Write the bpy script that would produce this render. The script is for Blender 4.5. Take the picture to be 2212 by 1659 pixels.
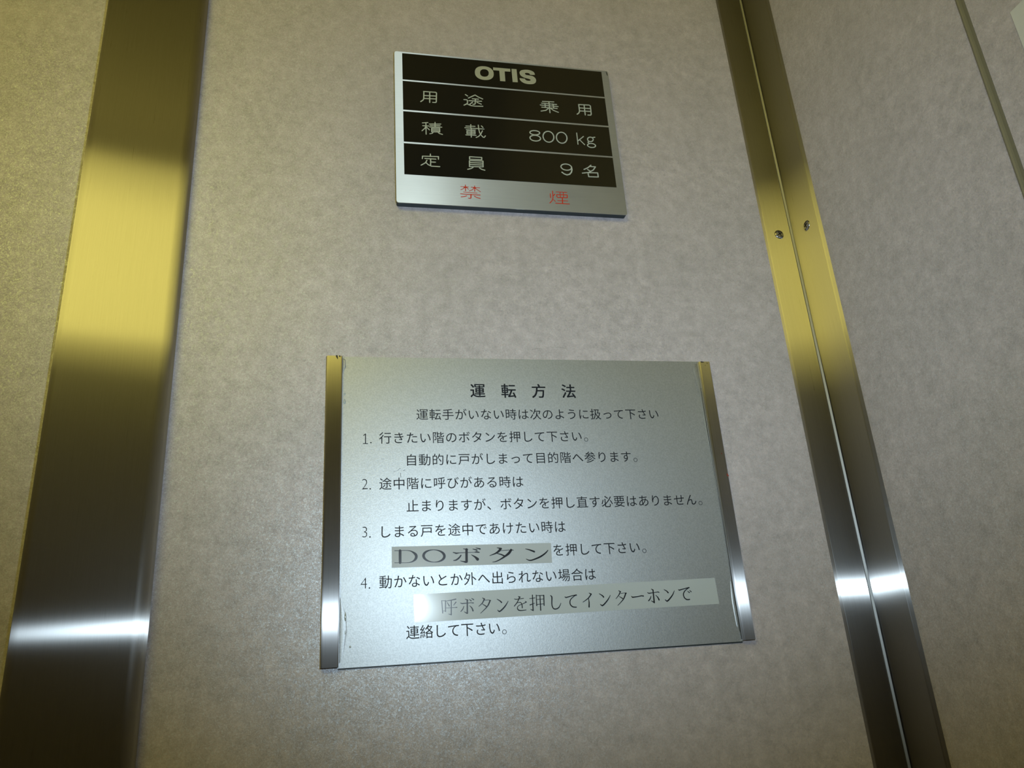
import bpy, bmesh, math
from mathutils import Vector, Matrix

# ---------------------------------------------------------------- reset
for o in list(bpy.data.objects):
    bpy.data.objects.remove(o, do_unlink=True)
scene = bpy.context.scene
COL = scene.collection

# ---------------------------------------------------------------- camera
EYE = 1.55                      # height of the camera above the lift floor (m)
cam_data = bpy.data.cameras.new('camera')
cam_data.sensor_fit = 'HORIZONTAL'
cam_data.sensor_width = 36.0
cam_data.lens = 26.655
cam_data.clip_start = 0.01
cam = bpy.data.objects.new('camera', cam_data)
COL.objects.link(cam)
cam.matrix_world = Matrix((
    (0.97924921, -0.0069911, -0.20253917, 0.0),
    (-0.19211806, -0.35015484, -0.91677818, -0.5),
    (-0.06451078, 0.93666574, -0.34423197, EYE),
    (0, 0, 0, 1)))
scene.camera = cam

# ---------------------------------------------------------------- world, exposure
world = bpy.data.worlds.new('lift_car_world')
scene.world = world
world.use_nodes = True
world.node_tree.nodes['Background'].inputs[0].default_value = (0.02, 0.02, 0.02, 1)
world.node_tree.nodes['Background'].inputs[1].default_value = 0.1
scene.view_settings.view_transform = 'Standard'
scene.view_settings.look = 'None'
scene.view_settings.gamma = 1.0
scene.view_settings.exposure = 0.0
scene.view_settings.use_curve_mapping = False

# ---------------------------------------------------------------- the camera's flash
FLASH_W = 7.1
flash_data = bpy.data.lights.new('camera_flash', 'SPOT')
flash_data.energy = FLASH_W
flash_data.color = (0.71, 0.88, 1.0)
flash_data.spot_size = math.radians(102)
flash_data.spot_blend = 1.0
flash_data.shadow_soft_size = 0.006
flash = bpy.data.objects.new('camera_flash', flash_data)
COL.objects.link(flash)
flash.matrix_world = cam.matrix_world @ Matrix.Rotation(math.radians(5), 4, 'X') @ Matrix.Rotation(math.radians(4), 4, 'Y')
flash.location = (0.074, -0.485, EYE + 0.066)

# warm lamp strength (the lamp itself is the ceiling_light object further down)
LAMP_COLOR = (1.0, 0.86, 0.19)
LAMP_STRENGTH = 5.7

# ---------------------------------------------------------------- print data: (x, z, width) in mm on the wall
STROKES = {
 'yo': [[(52.84,438.03,0.94),(52.57,431.03,0.93),(52.08,429.59,0.93),(50.11,427.74,0.93)],[(52.62,438.12,0.94),(62.56,438.33,0.94),(63.08,437.65,0.94),(62.61,428.66,0.94),(62.0,428.05,0.94),(59.75,428.0,0.93)],[(52.83,434.12,0.94),(62.75,434.54,0.94)],[(52.66,431.15,0.93),(62.57,431.61,0.94)],[(57.58,438.23,0.94),(57.27,427.59,0.93)]],
 'to': [[(86.86,438.61,0.96),(88.55,437.36,0.96)],[(85.38,433.38,0.95),(87.68,433.44,0.95),(88.25,432.82,0.95),(88.12,429.99,0.95),(87.25,429.07,0.95),(85.23,427.76,0.95)],[(87.73,429.39,0.95),(88.84,428.66,0.95),(91.1,427.86,0.95),(94.3,427.61,0.95),(100.69,428.1,0.95)],[(89.14,435.27,0.95),(92.47,437.46,0.96),(94.86,438.94,0.96),(97.54,437.11,0.96),(100.94,435.57,0.96)],[(92.35,434.91,0.96),(97.44,435.0,0.96)],[(94.89,434.87,0.96),(94.53,430.32,0.95),(93.93,429.42,0.95),(92.64,429.36,0.95)],[(89.58,432.66,0.95),(99.88,433.09,0.96)],[(92.42,431.53,0.95),(90.0,429.05,0.95)],[(96.11,431.6,0.96),(99.5,430.12,0.96)]],
 'seki': [[(50.9,406.88,0.82),(55.35,407.6,0.82)],[(53.7,407.12,0.82),(53.61,396.16,0.81)],[(51.14,404.19,0.81),(56.05,404.3,0.82)],[(53.6,403.7,0.81),(52.67,401.73,0.81),(50.48,399.23,0.81)],[(54.2,402.94,0.81),(56.34,400.54,0.81)],[(56.42,406.28,0.82),(65.57,407.08,0.82)],[(61.02,408.31,0.82),(60.88,403.79,0.82)],[(57.05,404.92,0.82),(64.85,405.5,0.82)],[(56.69,403.43,0.82),(66.27,404.1,0.82)],[(58.17,402.48,0.82),(64.54,402.86,0.82),(64.51,399.24,0.82),(58.06,398.8,0.81),(58.17,402.48,0.82)],[(58.14,401.23,0.81),(64.5,401.56,0.82)],[(58.1,399.99,0.81),(64.45,400.31,0.82)],[(59.06,398.24,0.81),(58.37,397.37,0.81),(56.5,396.78,0.81)],[(63.29,398.59,0.81),(64.15,397.75,0.81),(66.57,397.09,0.82)]],
 'sai': [[(85.81,407.05,0.83),(93.31,407.43,0.83)],[(89.88,408.89,0.83),(89.71,405.2,0.83)],[(84.96,405.33,0.83),(100.51,405.41,0.84)],[(85.96,403.51,0.83),(93.37,403.87,0.83)],[(86.5,402.35,0.83),(93.08,402.7,0.83),(92.95,400.01,0.83),(86.38,399.62,0.83),(86.5,402.35,0.83)],[(86.44,400.93,0.83),(93.02,401.38,0.83)],[(85.41,398.29,0.82),(93.7,398.6,0.83)],[(90.02,404.95,0.83),(89.71,396.48,0.82)],[(96.03,408.87,0.84),(96.15,404.93,0.83),(96.67,401.69,0.83),(97.9,399.06,0.83),(99.4,397.28,0.83),(100.3,397.19,0.83),(101.3,398.8,0.83)],[(99.13,403.54,0.83),(97.74,400.42,0.83),(95.79,397.8,0.83),(93.69,396.54,0.83)],[(98.51,408.32,0.84),(99.76,406.78,0.84)]],
 'tei': [[(56.46,377.53,0.89),(56.41,375.95,0.89)],[(50.09,372.75,0.89),(50.24,375.06,0.89),(62.75,375.64,0.9),(62.66,373.16,0.89)],[(52.06,373.0,0.89),(60.61,373.11,0.89)],[(56.54,372.92,0.89),(56.35,366.53,0.89)],[(56.67,370.1,0.89),(60.25,370.21,0.89)],[(53.58,371.44,0.89),(52.51,369.12,0.89),(48.98,366.52,0.88)],[(52.74,369.39,0.89),(54.42,367.43,0.89),(56.99,366.22,0.89),(63.44,366.26,0.89)]],
 'in': [[(87.47,377.51,0.91),(97.24,377.61,0.91),(97.13,375.42,0.91),(87.36,375.12,0.91),(87.47,377.51,0.91)],[(87.21,373.78,0.91),(98.05,374.22,0.91),(97.9,368.75,0.91),(86.95,368.22,0.9),(87.21,373.78,0.91)],[(87.12,371.93,0.9),(97.95,372.3,0.91)],[(87.03,370.07,0.9),(97.86,370.49,0.91)],[(89.81,367.64,0.9),(88.2,366.47,0.9),(85.49,365.49,0.9)],[(94.93,367.48,0.91),(96.65,366.29,0.91),(99.08,365.67,0.91)]],
 'jo': [[(151.83,438.31,0.95),(161.63,438.77,0.96)],[(150.92,436.41,0.95),(163.8,436.25,0.96)],[(149.66,434.42,0.95),(164.95,434.24,0.96)],[(150.75,432.29,0.95),(163.96,432.21,0.95)],[(157.39,438.36,0.96),(157.38,427.21,0.95)],[(153.85,436.51,0.95),(153.79,432.58,0.95)],[(160.68,436.55,0.96),(161.09,432.36,0.95)],[(156.76,431.96,0.95),(154.03,429.3,0.95),(149.82,428.13,0.94)],[(158.26,431.8,0.95),(160.63,429.91,0.95),(164.69,428.31,0.95)]],
 'yo2': [[(183.36,437.81,1.03),(183.42,431.43,1.02),(182.72,429.55,1.02),(181.04,428.0,1.02)],[(183.3,438.23,1.03),(192.62,438.57,1.03),(193.58,437.86,1.03),(193.5,429.33,1.02),(192.87,428.18,1.02),(190.43,428.02,1.02)],[(183.48,434.77,1.02),(193.55,434.99,1.03)],[(183.43,431.61,1.02),(193.52,432.06,1.03)],[(188.09,438.26,1.03),(188.06,427.92,1.02)]],
 'n800': [[(146.83,405.68,1.04),(146.68,405.19,1.03),(146.32,404.73,1.03),(145.76,404.31,1.03),(145.04,403.96,1.03),(144.2,403.71,1.03),(143.28,403.56,1.03),(142.33,403.51,1.03),(141.4,403.59,1.03),(140.54,403.77,1.03),(139.8,404.05,1.03),(139.22,404.42,1.03),(138.82,404.85,1.03),(138.64,405.33,1.03),(138.67,405.82,1.03),(138.93,406.3,1.03),(139.39,406.74,1.03),(140.03,407.13,1.03),(140.81,407.43,1.03),(141.7,407.64,1.03),(142.64,407.74,1.03),(143.59,407.72,1.04),(144.5,407.59,1.04),(145.3,407.36,1.04),(145.97,407.03,1.04),(146.46,406.63,1.04),(146.76,406.17,1.04),(146.83,405.68,1.04)],[(147.09,400.1,1.03),(146.92,399.45,1.03),(146.52,398.84,1.03),(145.91,398.31,1.03),(145.13,397.87,1.03),(144.21,397.56,1.03),(143.21,397.38,1.03),(142.19,397.36,1.03),(141.18,397.48,1.03),(140.26,397.75,1.03),(139.47,398.15,1.03),(138.85,398.65,1.03),(138.43,399.24,1.03),(138.24,399.88,1.03),(138.29,400.53,1.03),(138.57,401.16,1.03),(139.08,401.73,1.03),(139.77,402.22,1.03),(140.62,402.6,1.03),(141.59,402.85,1.03),(142.61,402.95,1.03),(143.63,402.91,1.03),(144.61,402.71,1.03),(145.47,402.37,1.03),(146.19,401.91,1.03),(146.71,401.36,1.03),(147.02,400.75,1.03),(147.09,400.1,1.03)],[(158.52,402.32,1.04),(158.29,401.08,1.04),(157.83,399.91,1.04),(157.16,398.89,1.04),(156.32,398.06,1.03),(155.35,397.47,1.03),(154.31,397.14,1.03),(153.25,397.11,1.03),(152.23,397.36,1.03),(151.31,397.89,1.03),(150.52,398.67,1.03),(149.92,399.65,1.03),(149.54,400.79,1.03),(149.39,402.01,1.03),(149.49,403.27,1.03),(149.83,404.48,1.04),(150.39,405.59,1.04),(151.15,406.53,1.04),(152.06,407.25,1.04),(153.07,407.72,1.04),(154.13,407.91,1.04),(155.19,407.8,1.04),(156.17,407.4,1.04),(157.04,406.74,1.04),(157.74,405.85,1.04),(158.23,404.77,1.04),(158.5,403.58,1.04),(158.52,402.32,1.04)],[(169.65,402.26,1.04),(169.42,401.0,1.04),(168.95,399.82,1.04),(168.29,398.78,1.04),(167.45,397.93,1.04),(166.49,397.33,1.04),(165.47,397.0,1.04),(164.42,396.97,1.04),(163.42,397.22,1.04),(162.51,397.76,1.04),(161.74,398.55,1.04),(161.16,399.54,1.04),(160.79,400.69,1.04),(160.66,401.94,1.04),(160.76,403.21,1.04),(161.11,404.44,1.04),(161.67,405.56,1.04),(162.43,406.52,1.04),(163.33,407.26,1.05),(164.33,407.73,1.05),(165.38,407.92,1.05),(166.42,407.81,1.05),(167.38,407.41,1.05),(168.23,406.74,1.05),(168.92,405.84,1.05),(169.4,404.75,1.05),(169.65,403.53,1.05),(169.65,402.26,1.04)]],
 'kg': [[(178.69,408.56,0.86),(178.73,397.26,0.85)],[(184.23,405.59,0.86),(178.95,400.62,0.86)],[(180.59,401.93,0.86),(184.44,397.37,0.86)],[(192.43,403.18,1.0),(192.31,402.65,1.0),(192.06,402.15,1.0),(191.71,401.71,1.0),(191.26,401.34,1.0),(190.74,401.06,1.0),(190.18,400.9,1.0),(189.61,400.86,1.0),(189.06,400.93,1.0),(188.56,401.13,1.0),(188.14,401.43,1.0),(187.81,401.82,1.0),(187.6,402.29,1.0),(187.53,402.79,1.0),(187.58,403.32,1.0),(187.76,403.83,1.0),(188.06,404.31,1.0),(188.47,404.72,1.0),(188.95,405.05,1.0),(189.49,405.27,1.0),(190.06,405.37,1.0),(190.63,405.36,1.0),(191.16,405.22,1.0),(191.62,404.97,1.0),(192.0,404.62,1.0),(192.27,404.19,1.0),(192.41,403.7,1.0),(192.43,403.18,1.0)],[(193.77,396.92,1.0),(193.63,396.46,1.0),(193.31,396.02,1.0),(192.83,395.64,1.0),(192.21,395.33,1.0),(191.5,395.1,1.0),(190.72,394.98,1.0),(189.92,394.96,0.99),(189.14,395.05,0.99),(188.43,395.25,0.99),(187.81,395.53,0.99),(187.34,395.9,0.99),(187.02,396.32,0.99),(186.88,396.77,0.99),(186.93,397.24,0.99),(187.16,397.69,1.0),(187.56,398.11,1.0),(188.11,398.46,1.0),(188.78,398.73,1.0),(189.53,398.91,1.0),(190.32,398.98,1.0),(191.12,398.94,1.0),(191.87,398.8,1.0),(192.54,398.55,1.0),(193.09,398.23,1.0),(193.49,397.83,1.0),(193.72,397.39,1.0),(193.77,396.92,1.0)],[(191.79,404.92,1.0),(193.99,405.52,1.01)],[(188.44,400.99,1.0),(187.52,399.85,1.0),(188.4,398.98,1.0)]],
 'n9': [[(170.93,373.64,1.02),(170.75,372.96,1.02),(170.34,372.32,1.02),(169.72,371.77,1.02),(168.93,371.33,1.02),(168.01,371.02,1.02),(167.01,370.87,1.02),(165.98,370.88,1.02),(164.98,371.04,1.02),(164.06,371.35,1.02),(163.28,371.8,1.02),(162.67,372.36,1.02),(162.26,373.0,1.02),(162.08,373.68,1.02),(162.14,374.37,1.02),(162.44,375.03,1.02),(162.95,375.63,1.02),(163.66,376.13,1.02),(164.52,376.51,1.02),(165.49,376.74,1.02),(166.51,376.82,1.02),(167.54,376.74,1.02),(168.5,376.5,1.02),(169.37,376.11,1.02),(170.07,375.6,1.02),(170.58,375.0,1.02),(170.88,374.33,1.02),(170.93,373.64,1.02)],[(170.89,374.26,1.18),(171.1,371.72,1.18),(170.37,369.11,1.18),(168.6,367.0,1.18),(166.32,366.28,1.17),(164.18,367.09,1.17),(162.44,368.55,1.17)]],
 'mei': [[(187.73,377.32,0.98),(184.96,374.71,0.98),(181.43,372.74,0.97)],[(187.25,376.02,0.98),(191.46,376.04,0.98),(189.27,372.73,0.98),(185.26,370.16,0.97),(179.67,369.02,0.97)],[(184.53,372.84,0.97),(186.31,371.66,0.97)],[(184.48,369.82,0.97),(192.77,370.23,0.98),(192.85,366.24,0.97),(184.74,365.97,0.97),(184.48,369.82,0.97)]],
 'kin': [[(79.29,349.21,0.52),(85.41,349.15,0.52)],[(82.0,348.13,0.52),(80.91,347.13,0.52),(79.16,346.22,0.51)],[(84.11,348.26,0.52),(85.24,347.02,0.52)],[(87.38,349.12,0.52),(94.26,349.0,0.52)],[(89.09,347.5,0.52),(87.72,346.49,0.52),(85.77,345.59,0.52)],[(91.08,347.79,0.52),(92.88,346.66,0.52),(94.6,345.38,0.52)],[(81.18,344.26,0.51),(91.89,344.06,0.52)],[(82.98,350.82,0.66),(82.87,345.41,0.66)],[(90.22,350.44,0.66),(90.07,345.48,0.66)],[(78.87,342.47,0.66),(94.25,342.31,0.66)],[(83.59,341.0,0.66),(81.65,340.12,0.66),(79.14,339.66,0.65)],[(89.57,341.07,0.66),(91.36,339.95,0.66),(94.09,339.27,0.66)],[(86.78,339.21,0.66),(86.17,338.71,0.66),(84.87,338.94,0.66)],[(87.0,342.44,0.86),(86.78,339.21,0.86)],[(81.82,348.5,0.86),(84.13,348.65,0.86)],[(89.13,348.36,0.86),(90.99,348.47,0.87)]],
 'en': [[(150.9,347.43,0.71),(150.88,343.81,0.71)],[(153.05,350.09,0.72),(153.05,346.78,0.71),(152.86,343.62,0.71),(151.89,341.06,0.71),(149.91,338.75,0.71)],[(154.76,347.36,0.72),(153.39,345.85,0.71)],[(156.24,346.98,0.72),(164.87,347.28,0.72),(164.77,344.67,0.72),(156.84,344.26,0.71),(156.08,345.08,0.71),(156.24,346.98,0.72)],[(154.59,338.87,0.71),(165.91,338.92,0.71)],[(152.93,342.06,0.56),(153.85,341.49,0.56),(154.52,340.43,0.56)],[(155.77,349.47,0.57),(164.8,349.65,0.57)],[(159.07,349.21,0.57),(158.89,347.14,0.57)],[(161.86,349.38,0.57),(161.68,347.32,0.57)],[(159.15,347.0,0.57),(159.0,344.47,0.57)],[(161.8,347.17,0.57),(161.65,344.63,0.57)],[(156.46,341.46,0.56),(164.77,341.6,0.57)],[(160.66,344.41,0.84),(160.32,339.06,0.83)]],
 'DO': [[(25.54,72.26,0.34),(29.66,72.18,0.35)],[(29.04,72.07,1.76),(28.96,64.59,1.74)],[(25.48,64.59,0.34),(30.76,64.38,0.32)],[(29.13,72.26,0.32),(30.04,72.24,0.32),(31.36,72.22,0.32),(32.76,72.17,0.33),(33.92,72.08,0.37),(34.75,71.94,0.45),(35.42,71.76,0.54),(36.01,71.54,0.66),(36.58,71.26,0.8),(37.18,70.91,0.99),(37.77,70.49,1.22),(38.28,70.06,1.44),(38.7,69.64,1.6),(38.99,69.26,1.7),(39.19,68.9,1.74),(39.3,68.54,1.76),(39.34,68.15,1.76),(39.31,67.73,1.74),(39.21,67.29,1.71),(39.03,66.86,1.64),(38.78,66.45,1.54),(38.44,66.06,1.4),(38.03,65.69,1.21),(37.55,65.35,1.02),(37.02,65.06,0.85),(36.45,64.82,0.71),(35.82,64.63,0.57),(35.13,64.48,0.46),(34.35,64.37,0.37),(33.35,64.33,0.32),(32.19,64.34,0.3),(31.11,64.38,0.3),(30.37,64.4,0.29)],[(57.48,67.54,1.67),(57.38,66.93,1.65),(57.11,66.35,1.57),(56.69,65.82,1.45),(56.12,65.33,1.3),(55.42,64.91,1.12),(54.6,64.56,0.93),(53.69,64.3,0.74),(52.7,64.13,0.57),(51.67,64.05,0.44),(50.62,64.07,0.37),(49.57,64.19,0.44),(48.54,64.39,0.57),(47.58,64.69,0.74),(46.68,65.06,0.92),(45.89,65.51,1.11),(45.22,66.01,1.29),(44.68,66.57,1.44),(44.29,67.15,1.56),(44.06,67.76,1.63),(43.99,68.37,1.66),(44.08,68.98,1.63),(44.34,69.56,1.56),(44.75,70.1,1.45),(45.32,70.59,1.29),(46.01,71.01,1.12),(46.83,71.36,0.93),(47.74,71.63,0.74),(48.72,71.8,0.57),(49.75,71.88,0.44),(50.81,71.87,0.38),(51.87,71.75,0.44),(52.9,71.55,0.58),(53.88,71.25,0.74),(54.78,70.88,0.93),(55.57,70.43,1.12),(56.25,69.92,1.3),(56.79,69.36,1.46),(57.18,68.77,1.57),(57.42,68.16,1.65),(57.48,67.54,1.67)]],
 'bo': [[(72.13,71.36,1.59),(71.82,63.55,1.68)],[(67.79,64.11,0.32),(69.69,63.64,0.68),(71.32,63.3,1.36)],[(70.0,71.85,0.33),(72.74,71.29,0.82)],[(63.2,69.8,0.41),(65.23,69.1,0.95),(67.43,69.29,0.41),(77.08,69.36,0.27),(78.75,69.49,0.96),(80.54,69.15,0.49)],[(68.33,67.72,0.76),(68.02,67.3,0.83),(67.57,66.72,0.92),(67.04,66.16,0.98),(66.43,65.66,0.98),(65.74,65.19,0.94),(65.08,64.84,0.87),(64.4,64.66,0.72),(63.75,64.59,0.54),(63.3,64.56,0.4)],[(75.21,67.73,0.33),(75.83,67.36,0.52),(76.71,66.83,0.8),(77.5,66.29,1.09),(78.14,65.73,1.41),(78.71,65.15,1.73),(79.09,64.75,1.96)],[(76.2,71.49,0.33),(78.94,70.63,0.88)],[(78.31,72.09,0.33),(81.05,71.31,0.88)]],
 'ta': [[(92.42,71.72,0.33),(95.19,71.02,1.11)],[(94.76,70.81,1.55),(94.4,70.39,1.52),(93.88,69.79,1.47),(93.27,69.23,1.38),(92.61,68.78,1.24),(91.86,68.36,1.07),(90.96,67.95,0.88),(89.69,67.5,0.68),(88.27,67.05,0.47),(87.26,66.73,0.33)],[(94.7,69.78,0.28),(100.63,69.92,0.33)],[(103.45,69.68,0.28),(101.49,70.08,0.83)],[(101.76,69.88,1.5),(101.39,69.35,1.55),(100.86,68.59,1.6),(100.23,67.88,1.61),(99.56,67.31,1.54),(98.8,66.78,1.41),(97.88,66.19,1.27),(96.69,65.47,1.11),(95.35,64.69,0.92),(94.11,64.03,0.77),(93.07,63.53,0.68),(92.13,63.15,0.62),(91.25,62.87,0.55),(90.33,62.69,0.45),(89.47,62.6,0.35),(88.86,62.56,0.27)],[(92.08,68.05,0.41),(94.85,67.26,0.77),(97.31,66.08,0.88)]],
 'n': [[(111.59,70.26,0.34),(112.35,70.05,0.48),(113.44,69.75,0.67),(114.53,69.41,0.84),(115.61,68.99,0.96),(116.69,68.53,1.06),(117.45,68.2,1.12)],[(111.58,63.62,0.33),(112.2,63.3,0.46),(113.09,62.87,0.64),(114.07,62.62,0.78),(115.04,62.68,0.84),(116.09,62.93,0.86),(117.25,63.26,0.89),(118.57,63.67,0.96),(119.99,64.17,1.03),(121.36,64.75,1.07),(122.67,65.45,1.04),(123.92,66.22,0.99),(124.97,66.96,0.9),(125.79,67.66,0.77),(126.42,68.31,0.62),(126.84,68.77,0.51)]],
 'L2a': [[(54.85,39.79,0.57),(55.21,32.23,0.69)],[(54.85,39.7,0.31),(57.25,39.67,0.44)],[(57.25,39.67,0.69),(56.99,33.05,0.69)],[(55.25,33.39,0.28),(56.97,33.48,0.28)],[(63.86,40.28,0.7),(59.98,39.69,0.47),(57.72,39.43,0.38)],[(60.94,39.64,0.63),(60.59,30.87,0.75)],[(58.92,31.48,0.31),(60.5,30.97,0.56)],[(58.18,38.7,0.31),(59.55,36.31,0.69)],[(63.86,38.41,0.69),(62.29,36.63,0.31)],[(57.44,35.18,0.28),(63.04,35.17,0.35),(64.32,35.2,0.63)],[(69.92,39.98,0.38),(71.52,39.28,0.7)],[(71.2,39.45,0.83),(70.87,31.25,0.88)],[(68.88,32.28,0.28),(70.62,31.26,0.76)],[(66.74,37.8,0.38),(67.79,37.38,0.63),(73.46,37.62,0.35),(75.07,37.38,0.57)],[(68.85,35.68,0.38),(68.58,34.93,0.51),(68.14,34.01,0.63),(67.43,33.2,0.61),(66.8,32.6,0.57)],[(72.57,35.8,0.32),(73.24,35.17,0.5),(73.97,34.33,0.7),(74.35,33.37,0.81),(74.55,32.6,0.89)],[(72.51,39.69,0.32),(73.67,38.76,0.64)],[(74.06,40.31,0.32),(75.32,39.4,0.64)],[(81.07,40.21,0.38),(82.34,39.46,0.77)],[(82.18,39.37,0.77),(81.71,38.36,0.71),(80.92,37.09,0.61),(79.58,35.95,0.45),(78.39,35.1,0.32)],[(82.31,38.74,0.29),(84.93,38.77,0.29),(86.22,38.33,0.64)],[(85.89,38.25,0.83),(85.45,37.24,0.81),(84.79,35.96,0.77),(84.09,34.96,0.68),(83.06,33.86,0.57),(81.08,32.2,0.43),(79.33,30.8,0.32)],[(80.9,36.47,0.32),(83.27,34.85,0.64)],[(90.53,38.96,0.32),(91.44,38.43,0.47),(92.45,37.77,0.64),(93.0,37.2,0.76),(93.32,36.78,0.84)],[(90.51,32.23,0.32),(90.92,31.65,0.54),(91.6,31.24,0.77),(92.65,31.77,0.84),(93.82,32.69,0.83),(94.89,33.66,0.8),(95.92,34.77,0.71),(96.95,36.19,0.51),(97.72,37.35,0.32)]],
 'L2b': [[(104.63,40.02,0.39),(105.76,39.49,0.72)],[(101.87,38.57,0.32),(103.01,38.2,0.49),(108.05,38.65,0.42)],[(105.43,39.57,0.72),(104.82,38.26,0.65),(103.92,36.64,0.58),(102.66,35.17,0.54),(101.6,34.08,0.52)],[(103.71,36.02,0.29),(104.66,36.2,0.36),(105.72,36.23,0.45),(106.3,35.72,0.52),(106.64,34.92,0.58),(106.75,33.77,0.62),(106.74,32.78,0.65)],[(108.93,36.7,0.32),(109.73,36.19,0.58)],[(109.73,36.19,0.52),(108.42,35.68,0.45),(106.82,35.07,0.39),(105.5,34.68,0.37),(104.43,34.25,0.39),(103.78,33.6,0.44),(103.52,32.88,0.52),(103.69,32.09,0.6),(104.26,31.43,0.64),(105.29,31.17,0.6),(106.56,31.12,0.52),(108.05,31.21,0.44),(109.24,31.33,0.39)],[(114.05,40.42,0.59),(113.79,30.78,0.78)],[(112.26,31.49,0.32),(113.72,30.78,0.58)],[(111.98,38.29,0.36),(115.6,38.53,0.43)],[(112.05,34.33,0.65),(115.21,35.28,0.29)],[(116.57,40.3,0.52),(116.43,33.64,0.65)],[(116.54,39.88,0.36),(121.78,39.89,0.43)],[(121.61,39.89,0.72),(121.35,33.55,0.65)],[(116.64,37.43,0.29),(121.44,37.61,0.3)],[(116.49,34.42,0.36),(121.38,34.49,0.36)],[(119.07,39.86,0.59),(118.84,30.67,0.72)],[(126.07,39.52,0.4),(126.52,39.26,0.6),(126.96,38.68,0.79),(126.92,37.53,0.79),(126.76,36.13,0.72),(126.62,34.67,0.68),(126.61,33.28,0.66),(126.89,32.16,0.65),(127.4,31.33,0.65),(128.15,30.92,0.66),(129.06,30.87,0.65),(130.12,31.13,0.64),(131.17,31.77,0.59),(132.09,33.14,0.46),(132.75,34.4,0.33)],[(135.74,38.25,0.4),(136.45,37.73,0.66),(140.65,38.65,0.5),(143.61,39.0,0.8)],[(143.08,38.86,0.4),(141.7,38.08,0.48),(140.17,37.07,0.56),(139.34,36.17,0.62),(138.91,35.21,0.66),(138.84,34.05,0.67),(139.13,32.96,0.66),(139.8,32.16,0.66),(140.72,31.6,0.66),(141.93,31.38,0.63),(142.93,31.33,0.6)],[(152.53,39.86,0.4),(153.92,39.05,0.81)],[(153.74,38.99,0.81),(152.87,37.89,0.74),(151.52,36.51,0.64),(149.46,35.25,0.47),(147.68,34.29,0.33)],[(151.77,36.18,0.4),(151.9,33.92,0.73),(151.59,31.05,0.86)],[(159.44,39.11,0.34),(160.38,38.52,0.49),(161.41,37.81,0.67),(161.92,37.23,0.8),(162.19,36.8,0.88)],[(159.47,32.41,0.33),(159.98,31.79,0.57),(160.76,31.38,0.8),(161.84,32.01,0.84),(163.03,33.04,0.81),(164.13,34.07,0.76),(165.18,35.2,0.67),(166.2,36.59,0.5),(166.95,37.71,0.34)]],
 'L2c': [[(173.17,40.42,0.41),(174.4,39.64,0.75)],[(174.22,39.65,0.75),(173.71,38.71,0.7),(172.92,37.49,0.61),(171.7,36.27,0.47),(170.64,35.32,0.34)],[(174.28,38.57,0.31),(176.96,38.77,0.31),(178.36,38.54,0.68)],[(177.9,38.56,0.89),(177.48,37.58,0.86),(176.86,36.32,0.82),(176.2,35.28,0.73),(175.2,34.12,0.61),(173.25,32.42,0.46),(171.51,31.0,0.34)],[(173.18,36.66,0.34),(175.33,35.26,0.68)],[(181.67,36.41,0.41),(182.3,35.67,0.75),(185.9,35.95,0.58),(188.81,36.33,0.65),(190.15,36.1,0.75)],[(196.33,40.39,0.41),(197.5,39.67,0.76)],[(197.42,39.61,0.83),(197.2,31.56,0.96)],[(195.2,32.81,0.31),(197.04,31.73,0.75)],[(193.17,38.23,0.34),(194.19,37.72,0.65),(198.01,38.0,0.38),(200.95,38.32,0.52),(201.45,37.96,0.62)],[(195.39,35.75,0.41),(195.1,35.02,0.55),(194.65,34.14,0.69),(193.95,33.42,0.7),(193.34,32.9,0.68)],[(198.88,36.24,0.34),(199.47,35.66,0.5),(200.15,34.86,0.69),(200.57,33.94,0.85),(200.83,33.18,0.96)],[(205.3,39.64,0.35),(206.18,39.13,0.51),(207.15,38.49,0.69),(207.65,37.9,0.82),(207.92,37.46,0.9)],[(205.16,33.04,0.35),(205.68,32.41,0.59),(206.47,31.98,0.83),(207.52,32.59,0.87),(208.69,33.62,0.83),(209.89,34.75,0.78),(211.01,35.99,0.7),(211.93,37.39,0.51),(212.56,38.5,0.35)],[(215.58,39.16,0.42),(216.14,38.73,0.7),(220.12,39.55,0.53),(223.52,40.06,0.77)],[(223.12,39.91,0.42),(221.8,39.17,0.5),(220.3,38.2,0.6),(219.39,37.28,0.66),(218.85,36.27,0.7),(218.72,35.09,0.7),(218.96,33.94,0.7),(219.64,33.01,0.7),(220.58,32.37,0.7),(221.78,32.27,0.66),(222.78,32.37,0.63)],[(222.08,37.78,0.35),(223.23,36.8,0.63)],[(223.55,38.22,0.35),(224.6,37.33,0.63)]],
}
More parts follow.
